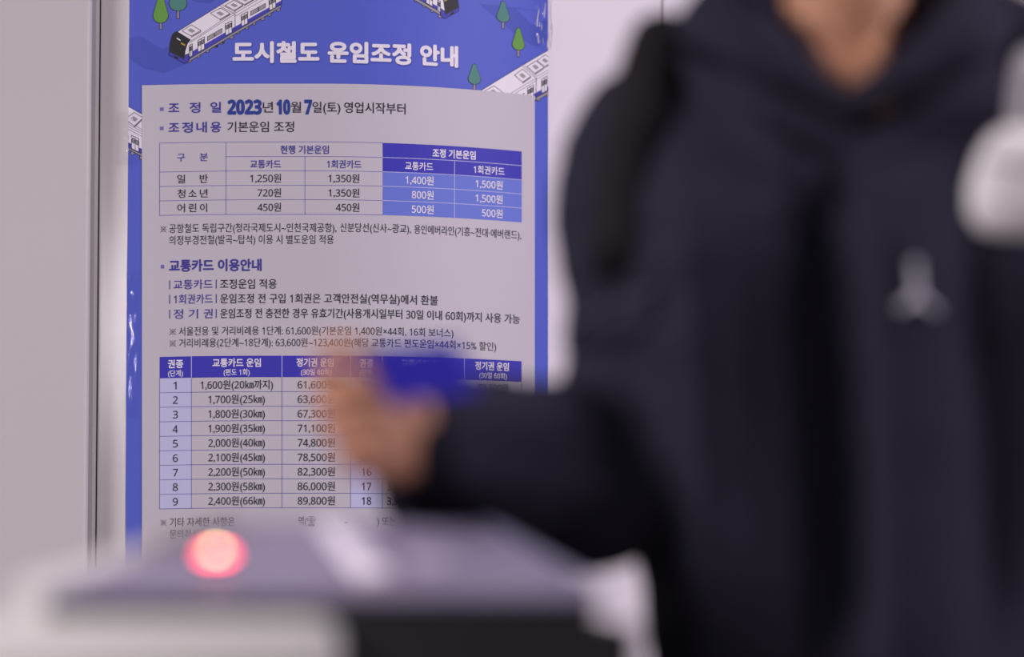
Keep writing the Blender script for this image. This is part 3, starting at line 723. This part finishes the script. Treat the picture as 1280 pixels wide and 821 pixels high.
# hood: thick collar edge from the apex round the neck, and the bag of the hood behind
bm = bmesh.new()
AP = P(1060, 116, 3.425)
for s in (-1, 1):
    tube(bm, [AP + Vector((s * .004, .004, -.012)), AP + Vector((s * .052 + (s > 0) * .012, .010, .026)), AP + Vector((s * .090 + (s > 0) * .018, .030, .058)), AP + Vector((s * .118 + (s > 0) * .010, .085, .086)), Vector((PX + s * .100, PY + .055, 1.492)), Vector((PX + s * .03, PY + .100, 1.500))],
         [(.010, .012), (.016, .026), (.018, .034), (.022, .040), (.024, .044), (.024, .046)], 5, 22, up=(s * .62, -.25, -.75))
rings(bm, [(PX, PY + .125, 1.29, .03, .02), (PX, PY + .125, 1.31, .085, .036), (PX, PY + .122, 1.37, .125, .05), (PX, PY + .11, 1.43, .135, .056), (PX, PY + .10, 1.48, .115, .05), (PX, PY + .09, 1.515, .085, .034), (PX, PY + .09, 1.525, .04, .014)], 36, 2.2)
bm = fuse(bm, 0.0055, 5)
for v in bm.verts: v.co += v.normal * noise.noise(v.co * 18) * .003
obj('hood', bm, M_navy, hoodie, PB)
bm = bmesh.new()                                    # ribbed cuff and hem
dc = (cR - P(585, 584, 3.37)).normalized()
tube(bm, [cR - dc * .006, cR + dc * .012, cR + dc * .026], [.050, .044, .040], 3, 32, round_caps=True)
obj('cuff', bm, M_rib, hoodie, PB)
bm = bmesh.new(); tube(bm, [cL, cL + d_ * .02, cL + d_ * .035], [.041, .037, .035], 3, 32)
obj('cuff', bm, M_rib, hoodie, PB)
bm = bmesh.new(); rings(bm, [(PX, PY, .635, .150, .108), (PX, PY, .642, .168, .122), (PX, PY, .69, .172, .126), (PX, PY, .71, .168, .122)], 56, 2.45)
obj('hem_band', bm, M_rib, hoodie, PB)
# three-armed pale emblem sewn on the chest
M_emb = mat('emblem_white_thread', (0.80, 0.78, 0.85), 0.6, 0.3)
bm = bmesh.new()
ec = P(1147, 372, 3.405)
def front_y(x, z):
    best = 9
    for v in hv:
        if abs(v[0] - x) < .007 and abs(v[2] - z) < .007 and v[1] < best: best = v[1]
    return best if best < 9 else PY - .14
hv = [(v.co.x + PX, v.co.y + PY, v.co.z) for v in hoodie.data.vertices if v.co.y < -.08 and abs(v.co.x + PX - ec.x) < .06 and abs(v.co.z - ec.z) < .06]
def arm(px0, py0, px1, py1, r0, r1):
    pts = []
    for t in (0, .33, .66, 1):
        p = P(px0 + (px1 - px0) * t, py0 + (py1 - py0) * t, 3.405); p.y = front_y(p.x, p.z) - .0005; pts.append(p)
    tube(bm, pts, [(r0 + (r1 - r0) * t, .0014) for t in (0, .33, .66, 1)], 3, 12, up=(0, -1, 0))
arm(1147, 370, 1145, 338, .0035, .0030); arm(1147, 370, 1124, 386, .0032, .0022); arm(1147, 370, 1171, 387, .0032, .0022)
p_ = P(1144, 331, 3.405); ball(bm, (p_.x, front_y(p_.x, p_.z) - .001, p_.z), (.0042, .0016, .0042), 12)
obj('chest_emblem', bm, M_emb, hoodie, PB); tag(bpy.data.objects['chest_emblem'], 'small white three-armed emblem on the chest')

# trousers, shoes, hair, eyes
bm = bmesh.new()
rings(bm, [(PX, PY, .80, .150, .108), (PX, PY, .84, .152, .104), (PX, PY, .90, .146, .094), (PX, PY, .93, .13, .08)], 40, 2.4)
for s in (-1, 1): tube(bm, [(PX + s * .088, PY, .84), (PX + s * .092, PY - .01, .66), (PX + s * .095, PY - .01, .46), (PX + s * .096, PY + .01, .28), (PX + s * .097, PY + .02, .09)], [.096, .088, .072, .066, .060], 5, 26)
bm = fuse(bm, 0.007, 4)
for v in bm.verts: v.co += v.normal * noise.noise(Vector((v.co.x * 9, v.co.y * 9, v.co.z * 18))) * .006
obj('trousers', bm, M_trou, person, PB)
for s in (-1, 1):
    bm = bmesh.new()
    tube(bm, [(PX + s * .095, PY + .055, .058), (PX + s * .099, PY - .04, .060), (PX + s * .104, PY - .12, .045), (PX + s * .107, PY - .17, .038)], [(.040, .040), (.044, .040), (.047, .028), (.034, .018)], 5, 22, up=(0, 0, 1))
    tube(bm, [(PX + s * .095, PY + .03, .06), (PX + s * .095, PY + .025, .11)], [.045, .043], 3, 20)
    sh = obj('shoe', fuse(bm, .004, 4), M_shoe, person, PB)
    bm = bmesh.new(); rings(bm, [(PX + s * .101, PY - .06, 0.0, .046, .148), (PX + s * .101, PY - .06, .004, .050, .152), (PX + s * .101, PY - .06, .024, .050, .152), (PX + s * .101, PY - .06, .028, .046, .148)], 36, 2.5)
    obj('sole', bm, M_sole, sh, PB)
bm = bmesh.new()
rings(bm, [(hx, hy + .062, 1.575, .045, .040), (hx, hy + .048, 1.61, .070, .060), (hx, hy + .038, 1.65, .082, .078), (hx, hy + .022, 1.685, .084, .092), (hx, hy + .008, 1.715, .080, .098), (hx, hy + .008, 1.742, .060, .075), (hx, hy + .010, 1.757, .025, .035)], 36, 2.1)
for k in range(9):
    x_ = hx - .06 + .015 * k; tube(bm, [(x_, hy - .03, 1.74), (x_ + .004, hy - .082 + abs(k - 4) * .006, 1.718), (x_ + .008, hy - .095 + abs(k - 4) * .008, 1.685)], [.014, .013, .006], 3, 10)
obj('hair', fuse(bm, .005, 3), M_hair, person, PB)
for s in (-1, 1):
    bm = bmesh.new(); ball(bm, (hx + s * .031, hy - .0795, 1.639), (.0135, .0105, .0085), 18); e = obj('eye', bm, M_eyew, person, PB)
    bm = bmesh.new(); ball(bm, (hx + s * .031, hy - .0875, 1.639), (.0058, .0035, .0058), 14); obj('iris', bm, M_iris, e, PB)
    bm = bmesh.new(); tube(bm, [(hx + s * .014, hy - .0935, 1.660), (hx + s * .032, hy - .0905, 1.666), (hx + s * .050, hy - .078, 1.661)], [.003, .0036, .002], 4, 8); obj('eyebrow', bm, M_hair, person, PB)

# ------------------------------------------------------------------ blue card in the hand
M_card = mat('blue_card', (0.012, 0.009, 0.30), 0.4, 0.4)
c_tl = P(456, 440, 3.158)
u = Vector((.072, .044, .0125)).normalized(); v_ = Vector((.009, -.030, -.043)); v_ = (v_ - u * v_.dot(u)).normalized(); nn = u.cross(v_).normalized()
bm = bmesh.new(); W_, H_, r_ = .0856, .054, .0034; prof = []
for cx, cy, a0 in ((W_ - r_, r_, -90), (W_ - r_, H_ - r_, 0), (r_, H_ - r_, 90), (r_, r_, 180)):
    for k in range(6): a = math.radians(a0 + 18 * k); prof.append((cx + r_ * math.cos(a), cy + r_ * math.sin(a)))
f0 = [bm.verts.new(c_tl + u * a + v_ * b - nn * .0005) for a, b in prof]; f1 = [bm.verts.new(c_tl + u * a + v_ * b + nn * .0005) for a, b in prof]
bm.faces.new(f0); bm.faces.new(f1[::-1])
for i in range(len(prof)): bm.faces.new((f0[i], f1[i], f1[(i + 1) % len(prof)], f0[(i + 1) % len(prof)]))
bmesh.ops.recalc_face_normals(bm, faces=bm.faces)
card = obj('transit_card', bm, M_card, None, c_tl + v_ * H_, smooth=False)
tag(card, 'plain blue plastic card pinched between thumb and finger in the outstretched hand', 'card')

# ------------------------------------------------------------------ backpack and the white pouch on its strap
M_bag = mat('black_backpack_nylon', (0.021, 0.018, 0.021), 0.8, 0.10, bump=0.1, bscale=600)
M_web = mat('grey_webbing_and_highlight', (0.11, 0.11, 0.14), 0.7, 0.2)
BB = Vector((PX, PY + .24, 1.0))
bag = empty('backpack', BB); tag(bag, 'black backpack worn with its strap over the navy sweatshirt shoulder', 'backpack')
bm = bmesh.new(); rings(bm, [(PX, PY + .245, .925, .11, .05), (PX, PY + .245, .94, .14, .075), (PX, PY + .25, 1.08, .148, .085), (PX, PY + .255, 1.22, .14, .080), (PX, PY + .255, 1.31, .115, .062), (PX, PY + .25, 1.345, .06, .03)], 40, 3.0)
obj('bag_body', bm, M_bag, bag, BB)
bm = bmesh.new(); tube(bm, [(PX - .045, PY + .25, 1.33), (PX - .03, PY + .245, 1.385), (PX + .03, PY + .245, 1.385), (PX + .045, PY + .25, 1.33)], [(.010, .004)] * 4, 5, 10); obj('grab_handle', bm, M_web, bag, BB)
def surf_y(x, z, me, off):
    b = None
    for v in me.vertices:
        if abs(v.co.x + PX - x) < .012 and abs(v.co.z - z) < .012 and (b is None or v.co.y < b): b = v.co.y
    return (PY + b - off) if b is not None else PY - .1
for s in (-1, 1):
    X = lambda k: PX + s * k
    pts = [Vector((X(.075), PY + .19, 1.36)), Vector((X(.120), PY + .125, 1.455)), Vector((X(.160), PY + .03, 1.480))]
    for k, zz in ((.184, 1.425), (.193, 1.385), (.204, 1.345), (.211, 1.30), (.213, 1.25)): pts.append(Vector((X(k), surf_y(X(k), zz, hoodie.data, .004) , zz)))
    pts += [Vector((X(.198), PY - .0, 1.19)), Vector((X(.15), PY + .17, 1.02))]
    bm = bmesh.new(); tube(bm, pts, [(.024, .006)] * 2 + [(.025, .011)] * 3 + [(.022, .006)] * 2 + [(.022, .005), (.014, .003), (.012, .003)], 5, 16, up=None)
    st = obj('shoulder_strap', bm, M_bag, bag, BB)
# grey band modelled as the highlight on a sleeve wrinkle
bm = bmesh.new(); a = P(792, 372, 3.43); b = P(724, 407, 3.475)
tube(bm, [a + Vector((.02, .03, .012)), a, (a + b) / 2 + Vector((0, -.012, .004)), b, b + Vector((-.01, .03, -.01))], [(.0065, .0022)] * 5, 5, 10, up=(0, 0, 1))
obj('sleeve_highlight', bm, M_web, bag, BB)

M_pouch = mat('white_plush', (0.86, 0.83, 0.82), 0.8, 0.2, bump=0.15, bscale=260, var=0.03)
pc = P(1272, 222, 3.37)
pouch = empty('hanging_pouch', pc + Vector((0, 0, -.05))); tag(pouch, 'white rounded pouch hanging at the chest on a pale loop', 'pouch')
PBs = pc + Vector((0, 0, -.05))
bm = bmesh.new(); rings(bm, [(pc.x, pc.y, pc.z - .050, .020, .010), (pc.x, pc.y, pc.z - .046, .034, .019), (pc.x, pc.y, pc.z - .030, .043, .026), (pc.x, pc.y, pc.z - .008, .043, .028), (pc.x + .002, pc.y, pc.z + .018, .037, .025), (pc.x + .004, pc.y, pc.z + .036, .028, .018), (pc.x + .005, pc.y, pc.z + .044, .016, .010)], 36, 2.6)
obj('pouch_body', bm, M_pouch, pouch, PBs)
bm = bmesh.new(); tube(bm, [(pc.x - .030, pc.y - .022, pc.z + .012), (pc.x, pc.y - .029, pc.z + .006), (pc.x + .032, pc.y - .021, pc.z + .012)], [.0016] * 3, 4, 8); obj('seam', bm, M_web, pouch, PBs)
bm = bmesh.new(); tube(bm, [(pc.x + .004, pc.y, pc.z + .040), (pc.x + .004, pc.y + .006, pc.z + .066), (pc.x + .016, pc.y + .030, pc.z + .110), (PX + .182, surf_y(PX + .182, 1.40, hoodie.data, .022), 1.405)], [(.009, .004)] * 4, 5, 12, up=(0, -1, 0)); obj('loop', bm, mat('pale_cord', (0.42, 0.40, 0.42), 0.7, 0.2), pouch, PBs)
